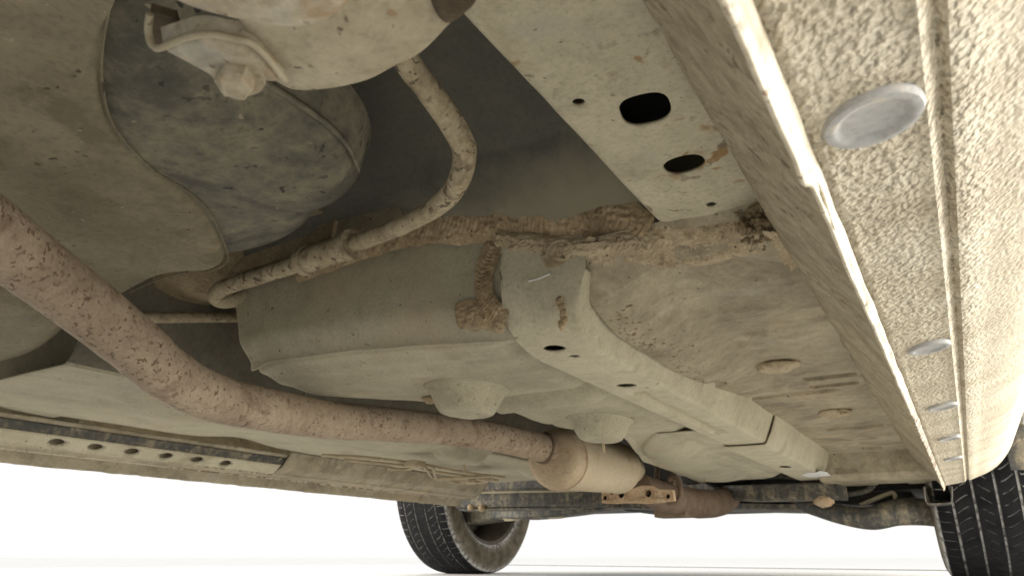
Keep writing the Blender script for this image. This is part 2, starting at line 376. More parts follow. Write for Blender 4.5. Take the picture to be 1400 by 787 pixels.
def sealant(name, path, width, nrm, mat, parent, height=.004, freq=180, amp=.0011, curve=.6, seed=0, nv=28, label=None, dens=1900):
    """a hand-brushed bead of seam sealer: hump section with curved brush ridges"""
    P = catmull(path, 10); L = sum((b - a).length for a, b in zip(P, P[1:])); n = max(24, int(L * dens)); P = resample(P, n)
    N0 = Vector(nrm).normalized()
    V = []; Fc = []
    for i in range(n):
        T = (P[min(i + 1, n - 1)] - P[max(i - 1, 0)]).normalized()
        Wd = N0.cross(T).normalized(); s = L * i / (n - 1)
        ends = min(1.0, min(i, n - 1 - i) / 6)
        w = (width(i / (n - 1)) if callable(width) else width) * (1 + .16 * n3(s, seed, 0, 22, seed) + .07 * n3(s, seed, 2, 90, seed)) * (.55 + .45 * math.sqrt(ends))
        for j in range(nv):
            v = -1 + 2 * j / (nv - 1)
            ph = s * freq * 3.0 + curve * (v * v) * 5 + 9.0 * n3(s, v * .012, seed, 34, seed + 3) + 2.0 * v * n3(s, 0, 3, 20, seed)
            h = height * (1 - abs(v) ** 2.2) * (.6 + .4 * ends) * (.8 + .5 * n3(s, v * .012, 0, 38, seed + 2))
            h += amp * 1.15 * (abs(math.sin(ph)) - .5) * (1 - v * v) * (.6 + .8 * abs(n3(s, v * .02, 1, 60, seed + 5))) + .0016 * n3(s * 1.0, v * w, seed, 150, seed + 9) * (1 - abs(v) ** 3) + .0008 * n3(s, v * w, seed, 420, seed + 4)
            V.append(P[i] + Wd * (v * w / 2) + N0 * (h - .0015))
    for i in range(n - 1):
        for j in range(nv - 1):
            a = i * nv + j; Fc.append((a, a + nv, a + nv + 1, a + 1))
    return obj(name, V, Fc, mat, parent, label, ang=80)
def lump(name, c, rx, ry, rz, mat, parent, seed=0, label=None, amp=.35):
    bm = bmesh.new(); bmesh.ops.create_icosphere(bm, subdivisions=3, radius=1)
    for v in bm.verts:
        d = 1 + amp * n3(v.co.x, v.co.y, v.co.z, 1.7, seed) + amp * .5 * n3(v.co.x, v.co.y, v.co.z, 4.3, seed)
        v.co = Vector((c[0] + v.co.x * rx * d, c[1] + v.co.y * ry * d, c[2] + v.co.z * rz * d))
    me = bpy.data.meshes.new(name); bm.to_mesh(me); bm.free(); me.materials.append(mat); sharpen(me, 80)
    o = bpy.data.objects.new(name, me); COL.objects.link(o)
    return finish(o, parent, label)
def lathe(name, prof, mat, parent=None, label=None, seg=64, loc=(0, 0, 0), axis=(0, 1, 0), ang=38):
    """prof = [(distance along axis, radius)]"""
    A = Vector(axis).normalized(); U = A.orthogonal().normalized(); Bv = A.cross(U); L = Vector(loc); V = []; Fc = []
    for s, r in prof:
        for k in range(seg):
            a = 2 * math.pi * k / seg; V.append(L + A * s + (U * math.cos(a) + Bv * math.sin(a)) * r)
    for i in range(len(prof) - 1):
        for k in range(seg):
            k2 = (k + 1) % seg; Fc.append((i * seg + k, i * seg + k2, (i + 1) * seg + k2, (i + 1) * seg + k))
    return obj(name, V, Fc, mat, parent, label, ang=ang)
def hexbolt(name, c, axis, r, h, mat, parent, label=None):
    A = Vector(axis).normalized(); U = A.orthogonal().normalized(); B = A.cross(U); V = []; Fc = []
    c = Vector(c); rings = [(0, 1.35, 24), (h * .22, 1.35, 24)]
    o_ = []
    for s, rr in ((0, 1.4), (h * .2, 1.4), (h * .2, 1.0), (h * .86, 1.0), (h, .82)):
        for k in range(24):
            a = 2 * math.pi * k / 24
            rad = r * rr
            if rr <= 1.0: rad *= math.cos(math.pi / 6) / math.cos(((a) % (math.pi / 3)) - math.pi / 6)
            V.append(c + A * s * (1 + .12 * n3(a, s, 0, 2, 1)) + (U * math.cos(a) + B * math.sin(a)) * rad * (1 + .10 * n3(math.cos(a), math.sin(a), s * 200, 1.6, 5)))
    for i in range(4):
        for k in range(24): k2 = (k + 1) % 24; Fc.append((i * 24 + k, i * 24 + k2, (i + 1) * 24 + k2, (i + 1) * 24 + k))
    Fc.append(tuple(4 * 24 + k for k in range(24)))
    return obj(name, V, Fc, mat, parent, label, ang=48)

# ------------------------------------------------------------------ the setting
def disc(r, z, n=96):
    V = [(0, 0, z)] + [(r * math.cos(2 * math.pi * k / n) - .6, r * math.sin(2 * math.pi * k / n) + 1, z) for k in range(n)]
    return V, [(0, 1 + k, 1 + (k + 1) % n) for k in range(n)]
V, Fc = disc(60, 0)
ground = obj('floor', V, Fc, M['floorwhite']); ground['kind'] = 'structure'
p0, p1 = aZ((690, 772), 0), aZ((1420, 781.5), 0)
t = (p1 - p0).normalized(); sd = Vector((-t.y, t.x, 0)) * .006
prism('floor_joint', [p0 - sd, p1 - sd, p1 + sd, p0 + sd], (0, 0, .004), M['joint'], ground)

# ------------------------------------------------------------------ the car
car = root('car', (-.6, .9, 0), 'pale champagne car seen from underneath, its underbody coated in brown road dust', 'car')

# body shell: lofted hull above the underbody, keeps the daylight out from above
ST = [(-1.05, .50, .80, -.46), (-.9, .40, .95, -.52), (-.55, .44, 1.30, -.60), (0, .43, 1.45, -.62), (.7, .43, 1.47, -.62), (1.25, .43, 1.40, -.62), (1.74, .43, 1.05, -.62),
      (1.80, .70, 1.02, -.62), (2.55, .70, .90, -.62), (2.62, .36, .88, -.60), (2.95, .36, .74, -.5)]
XC = -.565
def shell(u, v):
    f = u * (len(ST) - 1); i = min(int(f), len(ST) - 2); t = f - i
    y, zb, zt, hw = [lerp(ST[i][k], ST[i + 1][k], t) for k in range(4)]
    hw = -hw + .085
    a = 2 * math.pi * v
    cx, cz = math.cos(a), math.sin(a)
    e = .38
    X = XC + math.copysign(abs(cx) ** e, cx) * hw * (1 - .22 * max(0, cz) ** 2)
    Z = (zb + zt) / 2 + math.copysign(abs(cz) ** e, cz) * (zt - zb) / 2
    return Vector((X, y, Z))
nu, nv = 61, 48
V = [shell(i / (nu - 1), j / nv) for i in range(nu) for j in range(nv)]
Fc = [(i * nv + j, (i + 1) * nv + j, (i + 1) * nv + (j + 1) % nv, i * nv + (j + 1) % nv) for i in range(nu - 1) for j in range(nv)]
Fc += [tuple(range(nv)), tuple((nu - 1) * nv + j for j in range(nv))[::-1]]
obj('body_shell', V, Fc, M['sillpaint'], car)

# ---- right sill
SP = [(-.0235, .1885), (-.016, .1905), (0, .1930), (.009, .1948), (.0120, .1944), (.0138, .1950), (.0152, .1972), (.0168, .2004), (.0184, .2006), (.0200, .1986), (.0218, .1976), (.024, .1986), (.034, .203), (.055, .2115), (.075, .2245), (.092, .242), (.106, .263), (.117, .29), (.128, .325), (.137, .37), (.141, .44), (.142, .55)]
SPc = resample(catmull([(x, z, 0) for x, z in SP], 6), 110)
def sillfn(u, v):
    y = lerp(-.35, 1.78, u); q = SPc[int(round(v * 109))]
    d = .0007 * n3(q.x, y, q.y, 9, 2) + .0004 * n3(q.x, y, q.y, 40, 4)
    if abs(q.x - .0178) < .006: d += .0009 * n3(q.x, y, 0, 120, 5)
    return Vector((q.x, y, q.y + d))
sill = grid('sill', sillfn, 300, 110, None, car, 'right sill with pebbled stone-guard coating, a long groove and round plugs', thick=.0015, off=-1,
            mats=[M['coat'], M['sillpaint']], mi=lambda c: 0 if c.x < .075 else 1)
def inner(u, v):
    y = lerp(-.35, 1.79, u)
    tab = [(0, (-.0270, .1835)), (.12, (-.033, .196)), (.4, (-.050, .221)), (.75, (-.073, .252)), (1, (-.087, .285))]
    x = interp([(a, b[0]) for a, b in tab], v); z = interp([(a, b[1]) for a, b in tab], v)
    if y < .75: x += .004 * sstep(.75, .25, y) * v
    d = .0018 * n3(x, y, z, 16, 8) + .0005 * n3(x, y, z, 55, 9)
    g = math.exp(-((y - .47) / .05) ** 2) * math.exp(-((v - .2) / .14) ** 2) * .006
    return Vector((x + d - g * .6, y, z + d + g))
grid('inner_panel', inner, 420, 40, M['innersill'], sill, 'mud-splashed inner face of the right sill', thick=.0015, off=1)
def flangefn(u, v):
    y = lerp(-.35, 1.80, u)
    zb = .1822 + .0016 * n3(y, 0, 0, 14, 3) + .0012 * n3(y, 1, 0, 60, 3) + .0007 * n3(y, 4, 0, 180, 3)
    rough = sstep(.85, 1.0, y)
    zb += rough * (.0016 * n3(y, 2, 0, 45, 6) + .0010 * n3(y, 3, 0, 140, 6))
    near = sstep(.262, .256, y)
    zb -= .0035 * near
    x = lerp(-.0240, -.0276 - .0012 * near, v) + .0008 * n3(y, v, 0, 25, 11)
    return Vector((x, y, lerp(.1885, zb, v)))
grid('flange', flangefn, 520, 8, M['flange'], sill, 'pale chipped pinch-weld flange along the right sill, rusty towards the front', thick=.0015, off=0)
def plug(cy, cx, r):
    cz = .1932 + .1 * max(0, cx)
    prof = [(.0016, .01 * r), (.0016, .58 * r), (.0019, .66 * r), (.0030, .72 * r), (.0034, .82 * r), (.0030, .94 * r), (.0016, r), (-.0025, r * 1.01)]
    o = lathe('plug', prof, M['cap'], sill, seg=40, loc=(cx, cy, cz), axis=(.12, 0, -1))
    return o
for cy, cx, r in ((.243, -.0035, .0165), (.577, -.001, .014), (.828, 0.0, .014), (1.066, 0.0, .013), (1.30, 0.0, .013)): plug(cy, cx, r)
# hook bracket behind the sill's front end
q = resample(catmull([aY(p, 1.83) for p in ((1263, 664), (1265, 682), (1271, 688), (1297, 687), (1301, 682), (1301, 664))], 4), 30)
grid('jacking_bracket', lambda u, v: q[int(round(u * 29))] + Vector((0, .07 * v, 0)), 30, 4, M['subframe'], sill, thick=.003, off=0)

# ---- outboard floor (between rail and sill)
FEAT = []   # (x, y, half-x, half-y, dz, kind)
def feat(p, hx, hy, dz, kind='oval'):
    q = aZ(p, .272); FEAT.append((q.x, q.y, hx, hy, dz, kind))
feat((1133, 509), .030, .0100, .020, 'slot'); feat((1140, 521), .028, .0100, .020, 'slot')
feat((1062, 499), .036, .034, .003); feat((1142, 563), .036, .038, .003); feat((1166, 581), .045, .016, .018, 'slot'); feat((1192, 609), .018, .022, .018, 'slot')
feat((1080, 534), .060, .012, .008, 'slot'); feat((975, 503), .012, .024, .014); feat((1010, 420), .06, .03, -.003); feat((1215, 622), .03, .03, .006, 'slot')
def outfloor(u, v):
    T = [(0, .506, .300), (.05, .512, .294), (.14, .535, .278), (.25, .59, .266), (.80, 1.70, .268), (.84, 1.765, .266), (.875, 1.775, .222), (.90, 1.79, .210), (1, 1.90, .206)]
    y = interp([(a, b) for a, b, c in T], u); z = interp([(a, c) for a, b, c in T], u)
    x = lerp(-.262, lerp(-.076, -.036, sstep(.262, .21, z)), v)
    for fx, fy, hx, hy, dz, kd in FEAT:
        if abs(x - fx) < hx * 1.6 and abs(y - fy) < hy * 1.8:
            a, b = abs(x - fx) / hx, abs(y - fy) / hy
            if kd == 'slot': z += dz * sstep(1.1, .85, a) * sstep(1.15, .65, b)
            else:
                r = math.hypot(a, b); z += dz * (sstep(1.25, .95, r) * .4 + sstep(.95, .7, r) * .5 * (1 + .5 * n3(x, y, 0, 160, 3)))
    z += .0012 * n3(x, y, 0, 8, 5) + .0003 * n3(x, y, 0, 60, 6)
    z -= .004 * math.exp(-((y - .655) / .03) ** 2) * sstep(-.24, -.2, x)
    if y < .75: z += .0018 * sstep(.75, .55, y) * n3(x, y, 0, 24, 9)
    z -= .026 * sstep(-.165, -.236, x) * sstep(1.12, .72, y) * sstep(.50, .545, y)
    z += .040 * sstep(-.2405, -.250, x) * sstep(1.10, .70, y) * sstep(.500, .53, y)
    return Vector((x, y, z))
ofl = grid('outboard_floor', outfloor, 760, 120, M['floor'], car, 'dusty pressed floor panel between the box rail and the right sill', thick=.0012, off=1)

for p, r in (((1062, 500), .024), ((1142, 564), .024)):
    c = aZ(p, .2640); lump('drain_plug', c, r, r * .9, .0075, M['sealant_pale'], ofl, int(p[0]), amp=.22)
# ---- centre floor pan with its rear step
TOP = [(-.70, .335), (-.66, .342), (-.61, .352), (-.534, .358), (-.426, .352), (-.323, .327), (-.249, .304), (-.183, .306), (-.09, .296)]
BOT = [(-.655, .2545), (-.505, .2495), (-.40, .241), (-.325, .233), (-.25, .232)]
LEFT = [(.5, -.652), (.537, -.652), (.56, -.650), (.60, -.636), (.648, -.612), (.70, -.575), (.76, -.545), (.80, -.506), (.88, -.512), (.94, -.519), (1.0, -.512), (1.05, -.46), (1.10, -.445), (1.3, -.49), (1.6, -.53), (1.8, -.53)]
def panfn(u, v):
    if u < .30:
        k = u / .30
        xl = lerp(-.676, -.652, k); x = lerp(xl, -.310, v)
        zt, zb = interp(TOP, x), interp(BOT, x)
        z = lerp(zt, zb, k); y = .518 + .004 * k + .013 * sstep(.66, 1.0, k) ** 1.5
    else:
        k = (u - .30) / .70
        y = lerp(.535, .70, k / .35) if k < .35 else lerp(.70, 1.78, (k - .35) / .65)
        x = lerp(interp(LEFT, y), -.314, v); zb = interp(BOT, x)
        z = zb + .0065 * math.exp(-((y - .5425) / .0035) ** 2)
        z = lerp(z, .2365, sstep(.547, .62, y))
        z -= .0035 * math.exp(-((y - .572) / .010) ** 2)
        z += .0080 * math.exp(-((y - .772 + .05 * (x + .5)) / .011) ** 2) * sstep(-.53, -.49, x)
        z -= .0085 * math.exp(-((y - .805 + .05 * (x + .5)) / .016) ** 2) * sstep(-.53, -.49, x)
        z += .004 * math.exp(-((y - .98) / .02) ** 2) + .004 * math.exp(-((y - 1.25) / .03) ** 2)
        z -= .014 * sstep(1.12, 1.3, y) * sstep(-.27, -.40, x)
        z += .006 * sstep(.08, 0, v) * math.sin(y * 9)
        z += .012 * sstep(-.365, -.322, x) * sstep(.54, .57, y)
    z += .0012 * n3(x, y, z, 11, 15) + .0005 * n3(x, y, z, 55, 16)
    return Vector((x, y, z))
pan = grid('floor_pan', panfn, 520, 110, M['pan'], car, 'dusty centre floor pan with upright rear wall and scalloped tunnel edge', thick=.0015, off=-1, flip=True)
def tab(cx, cy, hx, hy, z0, z1, name='mounting_tab', stud=True, par=None):
    out = []
    for k in range(40):
        a = 2 * math.pi * k / 40
        out.append(Vector((cx + hx * math.cos(a), cy + hy * math.sin(a), 0)))
    def fn(u, v):
        a = 2 * math.pi * u; r = v
        fl = sstep(1.0, .55, r)
        return Vector((cx + hx * r * math.cos(a), cy + hy * r * math.sin(a), lerp(z0, z1, fl) + .0006 * n3(r, a, cy, 3)))
    o = grid(name, fn, 48, 14, M['pan'], par or pan, closed_u=True, thick=.002, off=0, ang=60)
    if stud:
        tube('stud', [(cx - .01, cy + .03, z1 + .004), (cx - .01, cy + .03, z1 - .014)], .0025, M['steelline'], par or pan, seg=8, smooth=False)
    return o
t1 = tab(-.468, .690, .045, .058, .236, .2065, stud=False)
cut(t1, [cutter((-.492, .716, .207), .0035, .0035, .01), cutter((-.480, .728, .207), .0035, .0035, .01)])
t2 = tab(-.420, .955, .043, .066, .236, .2075)
cut(t2, [cutter((-.437, .985, .208), .005, .005, .01)])
tab(-.47, 1.62, .09, .15, .240, .222)
lump('sealant_blob', aZ((603, 545), .232), .024, .014, .005, M['sealant'], pan, 3)
lump('sealant_blob', aZ((812, 588), .230), .020, .018, .004, M['sealant'], pan, 4)
# the next pressing of the pan, ahead of the second tab
def pan2(u, v):
    y = lerp(1.10, 1.72, u); a = lerp(-math.pi / 2, math.pi / 2, v)
    xl = interp([(1.10, -.40), (1.2, -.47), (1.4, -.54), (1.72, -.56)], y)
    x = lerp(xl, -.31, v)
    z = .232 - .020 * math.sin(math.pi * min(1, v * 1.4) * .9) * sstep(1.10, 1.25, y) + .04 * sstep(.12, 0, v)
    return Vector((x, y, z))
grid('floor_pressing', pan2, 40, 30, M['pan'], pan, thick=.0015, off=-1)

# ---- box rail with reinforcement sleeve
RX = [(-.324, .252), (-.3185, .232), (-.3165, .2275), (-.312, .2252), (-.262, .2250), (-.2555, .2265), (-.2515, .2315), (-.2325, .276)]
RXc = resample(catmull([(x, z, 0) for x, z in RX], 6), 91)
NOSE = [(.511, .325), (.511, .295), (.5115, .270), (.517, .250), (.530, .2365), (.550, .2285), (.575, .2256), (.60, .2250)]
NP = resample(catmull([(y, z, 0) for y, z in NOSE], 6), 30)
def sleeve(u, v):
    q = RXc[int(round(v * 90))]
    if u < .45: n = NP[int(round(u / .45 * 29))]; y, zp = n.x, n.y
    else: y, zp = lerp(.60, 1.235, (u - .45) / .55), .2250
    z = max(q.y, zp + (q.y - .225) * .12) if zp > .2255 else q.y
    x = q.x
    if u < .45: x = max(x, -.3135 - .004 * sstep(.3, .45, u))
    zz = z + .0004 * n3(x, y, z, 30, 3)
    if y > .76 and y < 1.12: zz += .0075 * sstep(.011, .0085, abs(x + .290)) * sstep(.74, .76, y) * sstep(1.10, 1.08, y)
    return Vector((x, y, zz))
rail = grid('floor_rail', sleeve, 120, 91, M['rail'], car, 'dusty box rail running forward under the floor, with drain holes', thick=.0018, off=-1, flip=True, ang=50)
hz = .225
cs = []
for p, rx, ry, zc in (((758, 477), .0105, .008, .2265), ((785, 485), .005, .005, .2262), ((856, 527), .011, .010, .225), ((984, 588), .006, .010, .225), ((697, 495), .004, .004, .236)):
    q = aZ(p, zc); cs.append(cutter((q.x, q.y, zc), rx, ry, .006))
cut(rail, cs[:4])
for c in cs[4:]: bpy.data.objects.remove(c, do_unlink=True)
def railb(u, v):
    q = RXc[int(round(v * 90))]
    y = lerp(1.225, 1.93, u); d = .0042; p = q + Vector((d * (.9 if v > .5 else -.9) * (1 if abs(v - .5) > .28 else abs(v - .5) / .28), -d * (.2 + .8 * sstep(.95, .75, v)), 0))
    return Vector((p.x, y, p.y + .0004 * n3(p.x, y, 0, 20, 5)))
rb = grid('rail_extension', railb, 50, 91, M['rail'], rail, thick=.0018, off=-1, flip=True, ang=50)
q = aZ((1073, 638), .2208); cut(rb, [cutter((q.x, q.y, .2208), .011, .022, .006)])
pts = [aZ(p, .2204) for p in ((1095, 649), (1104, 646), (1115, 645), (1122, 643), (1131, 645), (1136, 650), (1124, 652), (1108, 652))]
prism('paint_chip', pts, (0, 0, -.0006), M['white'], rail)
# weld drips down the corner of the sleeve
for k, p in enumerate(((765, 412), (768, 420), (770, 428), (771, 437), (768, 444))):
    lump('weld_spatter', aY(p, .512), .0030, .0025, .0045, M['sealant'], rail, k)
tube('scratch', [aY(p, .5105) for p in ((722, 384), (735, 381), (752, 374))], .0007, M['white'], rail, seg=6, per=3)

# ---- rear rail with oval holes
def rrail(u, v):
    T = [(0, -.168, .345), (.06, -.1668, .306), (.09, -.165, .3015), (.14, -.160, .300), (.9, -.088, .300), (1, -.070, .302)]
    x = interp([(a, b) for a, b, c in T], v); z = interp([(a, c) for a, b, c in T], v)
    y = lerp(-.30, .525, u)
    z += .0012 * n3(x, y, 0, 12, 21) + .0005 * n3(x, y, 0, 50, 22) - .0015 * math.exp(-((x + .125) / .02) ** 2)
    return Vector((x, y, z))
rr = grid('rear_rail', rrail, 140, 40, M['rearrail'], car, 'pale rear frame rail with two large oval holes and rust spots', thick=.0018, off=1, flip=False, ang=50)
cs = []
for p, rx, ry, rot, sq in (((882, 146), .0145, .0160, .2, .72), ((935, 220), .0135, .0115, 0, .9), ((791, 137), .0036, .0036, 0, 1), ((972, 275), .0036, .0042, 0, 1)):
    q = aZ(p, .2995); cs.append(cutter((q.x, q.y, .2995), rx, ry, .008, rot, sq))
cut(rr, cs)
box('hole_backing', (-.166, -.3, .345), (-.07, .53, .352), M['black'], rr, bev=0)  # black sheet added so the rail's holes look dark inside

# ---- dark rear floor above, rolling down to the seam
def rfloor(u, v):
    x = lerp(-1.25, -.10, v); zt = interp(TOP, x) + .010
    T = [(0, .512, 0.0), (.05, .503, .10), (.15, .488, .30), (.3, .465, .58), (.45, .43, .80), (.6, .37, .95), (.72, .30, 1.0), (1, -.9, 1.0)]
    y = interp([(a, b) for a, b, c in T], u); k = interp([(a, c) for a, b, c in T], u)
    return Vector((x, y, lerp(zt, .420, k) + .0015 * n3(x, y, 0, 8, 31)))
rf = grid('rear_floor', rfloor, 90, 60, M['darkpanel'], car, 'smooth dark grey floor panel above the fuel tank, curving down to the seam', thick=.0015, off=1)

# ---- sealer beads
NY = (0, -1, -.25)
def onY(pl, y): return [aY(p, yy) for p, yy in zip(pl, y if hasattr(y, '__len__') else [y] * len(pl))]
sealant('sealant_bead', onY(((400, 366), (470, 338), (530, 315), (590, 303), (660, 300), (740, 304), (810, 300), (850, 300), (885, 318)), .508), lambda t: .032 + .014 * math.sin(math.pi * t), NY, M['sealant'], pan, .0045, 190, .0013, .9, 1, label='thick brushed bead of brown seam sealer')
sealant('sealant_bead', onY(((676, 330), (668, 350), (661, 372), (660, 395), (668, 418), (680, 432)), .514), .020, NY, M['sealant'], pan, .0040, 300, .0013, 1.2, 2)
sealant('sealant_bead', onY(((622, 433), (645, 428), (668, 432), (692, 440)), .516), .024, NY, M['sealant'], pan, .0032, 260, .0006, .3, 3)
sealant('sealant_bead', onY(((676, 325), (700, 328), (740, 334), (790, 338), (850, 330), (900, 326)), .508), .016, NY, M['sealant_pale'], ofl, .0036, 240, .0012, 1.4, 4)
NF = (0, -.5, -.85)
def onfloor(p):
    # where the line of sight meets the outboard floor's rear ramp
    for k in range(200):
        y = .506 + .001 * k; q = aY(p, y)
        zf = outfloor(interp([(.506, 0.0), (.512, .05), (.535, .14), (.59, .25), (1.70, .80)], y), min(1, max(0, (q.x + .262) / .186))).z
        if q.z >= zf: return q
    return q
sealant('sealant_bead', [onfloor(p) for p in ((770, 345), (800, 350), (850, 345), (900, 330), (960, 322), (1000, 318))], .026, NF, M['sealant_pale'], ofl, .0040, 190, .0013, 2.2, 5)
sealant('sealant_bead', [onfloor(p) for p in ((940, 322), (975, 318), (1000, 314), (1025, 318), (1050, 325))], .022, NF, M['sealant_pale'], ofl, .0048, 260, .0016, 2.2, 6)
for k in range(8):
    p = (random.gauss(1036, 12), random.gauss(300, 13)); c = aY(p, .512 + random.uniform(-.004, .004))
    lump('mud_lump', c, random.uniform(.003, .007), random.uniform(.003, .006), random.uniform(.003, .006), M['mud'], ofl, k, amp=.5)
def crumbs(name, pts, r0, r1, mat, par, flat=.6):
    """loose mud grains stuck to a panel: too small to pick apart, one mesh"""
    V = []; Fc = []
    bm = bmesh.new(); bmesh.ops.create_icosphere(bm, subdivisions=1, radius=1)
    bv = [v.co.copy() for v in bm.verts]; bf = [tuple(v.index for v in f.verts) for f in bm.faces]; bm.free()
    for i, p in enumerate(pts):
        r = lerp(r0, r1, random.random() ** 2.5); n0 = len(V)
        for q in bv:
            d = r * (1 + .5 * n3(q.x, q.y, q.z, 1.4, i)); V.append(Vector(p) + Vector((q.x * d, q.y * d, q.z * d * flat)))
        Fc += [tuple(n0 + k for k in f) for f in bf]
    o = obj(name, V, Fc, mat, par, ang=70); o['kind'] = 'stuff'; return o
pts = []
for k in range(420):
    y = random.uniform(.55, .92); x = -.2365 + abs(random.gauss(0, .014)) * (1 - .6 * (y - .55) / .37)
    zf = outfloor(interp([(.535, .14), (.59, .25), (1.70, .80)], y), (x + .262) / .186).z
    pts.append((x, y, zf + .0006))
crumbs('mud_crust', pts, .0006, .0028, M['mud'], ofl)
pts = [aY((random.gauss(1038, 16), random.gauss(303, 15)), .511 + random.uniform(-.003, .003)) for k in range(220)]
crumbs('mud_crust', pts, .0008, .0032, M['mud'], ofl, .9)
sealant('sealant_bead', [aZ(p, .270) for p in ((1050, 318), (1072, 345), (1080, 372), (1090, 400))], .011, (-.3, -.2, -.9), M['sealant_pale'], ofl, .0030, 260, .0012, 1, 9)
def swirl(c, r, nrm, par, seed, freq=1500, label=None):
    """a dab of sealer turned with a round brush: rings of fine ridges"""
    N = Vector(nrm).normalized(); U = N.cross(Vector((0, 0, 1))).normalized(); B = N.cross(U)
    def fn(u, v):
        a = 2 * math.pi * u; rr = v * r * (1 + .25 * n3(math.cos(a), math.sin(a), 0, 1.3, seed))
        h = .0022 * (1 - v ** 2) + .0008 * abs(math.sin(rr * freq / 2 + .8 * math.sin(a + seed))) * (1 - v ** 4) + .0008 * n3(rr * math.cos(a), rr * math.sin(a), 0, 200, seed)
        return Vector(c) + (U * math.cos(a) * 1.25 + B * math.sin(a)) * rr + N * (h - .001)
    return grid('sealant_dab', fn, 60, 40, M['sealant_pale'], par, label, closed_u=True, ang=80)
swirl(aY((766, 345), .509), .014, (0.1, -1, -.2), ofl, 1)
for k, (p, q, r, w) in enumerate((((790, 350), (815, 362), (845, 356), .020), ((800, 338), (835, 345), (870, 340), .022), ((850, 352), (885, 358), (925, 350), .022), ((870, 332), (915, 340), (960, 332), .024),
        ((930, 352), (965, 350), (1000, 340), .020), ((960, 335), (990, 326), (1020, 330), .024), ((1000, 345), (1025, 336), (1048, 340), .018), ((700, 338), (720, 345), (745, 340), .016))):
    sealant('sealant_stroke', [onfloor(t) for t in (p, q, r)], w, NF, M['sealant_pale'], ofl, .0030, 330 + 40 * (k % 3), .0010, 2.6, 70 + k)
swirl(aY((650, 432), .518), .013, (0, -1, -.1), pan, 7, 900)

# ---- tunnel and left floor
def tunnel(u, v):
    y = lerp(.525 if v < .13 else .40, 1.70, u)
    T = [(0, -.50, .345), (.06, -.62, .352), (.12, -.66, .372), (.3, -.69, .385), (.46, -.725, .372), (.52, -.742, .345), (.80, -.765, .25), (.86, -.775, .240), (1, -1.055, .237)]
    x = interp([(a, b) for a, b, c in T], v); z = interp([(a, c) for a, b, c in T], v)
    if v > .8:
        z += .0015 * n3(x, y, 0, 10, 40)
        z -= .018 * math.exp(-((y - .62) / .09) ** 2) * math.exp(-((x + .86) / .08) ** 2) + .012 * math.exp(-((y - .98) / .12) ** 2) * math.exp(-((x + .84) / .06) ** 2)
        z += .010 * math.exp(-((y - .86) / .06) ** 2) * sstep(-.9, -1.05, x)
    else: z += .0008 * n3(x, y, z, 9, 41)
    return Vector((x, y, z))
tun = grid('exhaust_tunnel', tunnel, 200, 120, None, car, 'dark grey exhaust tunnel and paler left floor panel', thick=.0015, off=1, mats=[M['tunnel'], M['pan']], mi=lambda c: 0 if c.x > -.772 else 1)
for yy in (.72, .98):
    tube('tunnel_crease', [(-.69, yy, .383), (-.738, yy, .345), (-.762, yy, .256)], .0012, M['darkpanel'], tun, seg=6, per=4)
tab(-.80, .80, .045, .075, .244, .222, stud=False, par=tun)
tab(-.80, 1.16, .05, .085, .244, .220, par=tun)
tab(-.82, 1.55, .07, .11, .244, .226, stud=False, par=tun)
tube('fuel_line', [aX(p, -.735) for p in ((120, 428), (200, 434), (260, 434), (330, 434))], .006, M['hose'], tun, seg=10)
# rear wall of the left floor with its own sealer line
def lwall(u, v):
    x = lerp(-.765, -1.13, u)
    y0 = .445
    T = [(0, .40, .42), (.3, .44, .355), (.7, .462, .29), (.88, .475, .250), (.93, .485, .240), (1, .56, .238)]
    y = interp([(a, b) for a, b, c in T], v); z = interp([(a, c) for a, b, c in T], v)
    return Vector((x, y, z + .002 * n3(x, y, z, 14, 44)))
lw = grid('heel_wall', lwall, 40, 40, M['pan'], tun, thick=.0015, off=1)
# ---- left sill, rail cover and pierced bracket
LP = [(-1.085, .236), (-1.10, .226), (-1.118, .222), (-1.125, .2035), (-1.14, .2015), (-1.148, .1985), (-1.152, .1975), (-1.156, .2015), (-1.163, .203), (-1.170, .198), (-1.176, .1835), (-1.179, .1835), (-1.182, .196), (-1.22, .203), (-1.27, .235), (-1.30, .30), (-1.30, .45)]
LPc = resample(catmull([(x, z, 0) for x, z in LP], 5), 90)
def lsill(u, v):
    y = lerp(-.3, 1.71, u); q = LPc[int(round(v * 89))]
    j = .0012 * n3(y, 0, 0, 30, 7) + .001 * n3(y, 0, 0, 90, 7)
    d = j if q.y < .192 else 0
    return Vector((q.x, y, q.y + .0005 * n3(q.x, y, 0, 20, 50) + d))
ls = grid('sill', lsill, 200, 90, M['floor'], car, 'far left sill with ragged lower flange', thick=.0015, off=1)
def dstrip(u, v):
    y = lerp(-.1, 1.0, u)
    return Vector((lerp(-1.090, -1.0965, v), y, lerp(.2290, .2165, v) + .0006 * n3(v, y, 0, 60, 3)))
grid('rail_cover', dstrip, 90, 8, M['subframe'], ls, 'dark coated strip above the pierced bracket', thick=.002, off=1)
def bstrip(u, v):
    y = lerp(-.1, .995, u)
    return Vector((lerp(-1.0965, -1.117, v), y, lerp(.2165, .2005, v)))
br = grid('pierced_bracket', bstrip, 60, 6, M['rail'], ls, 'pale steel bracket pierced with a row of oval holes', thick=.0018, off=0)
cs = []
for p in ((80, 591), (132, 601), (182, 605), (229, 610), (271, 615), (310, 619)):
    q = aX(p, -1.106); c = cutter((0, 0, 0), .0026, .012, .012)
    c.data.transform(Matrix.Translation((-1.1065, q.y, .2087)) @ Matrix.Rotation(math.radians(38), 4, 'Y')); cs.append(c)
cut(br, cs)
tube('bracket_edge', [(-1.1175, y, .2002) for y in (-.1, .3, .7, .995)], .0016, M['flange'], ls, seg=6)
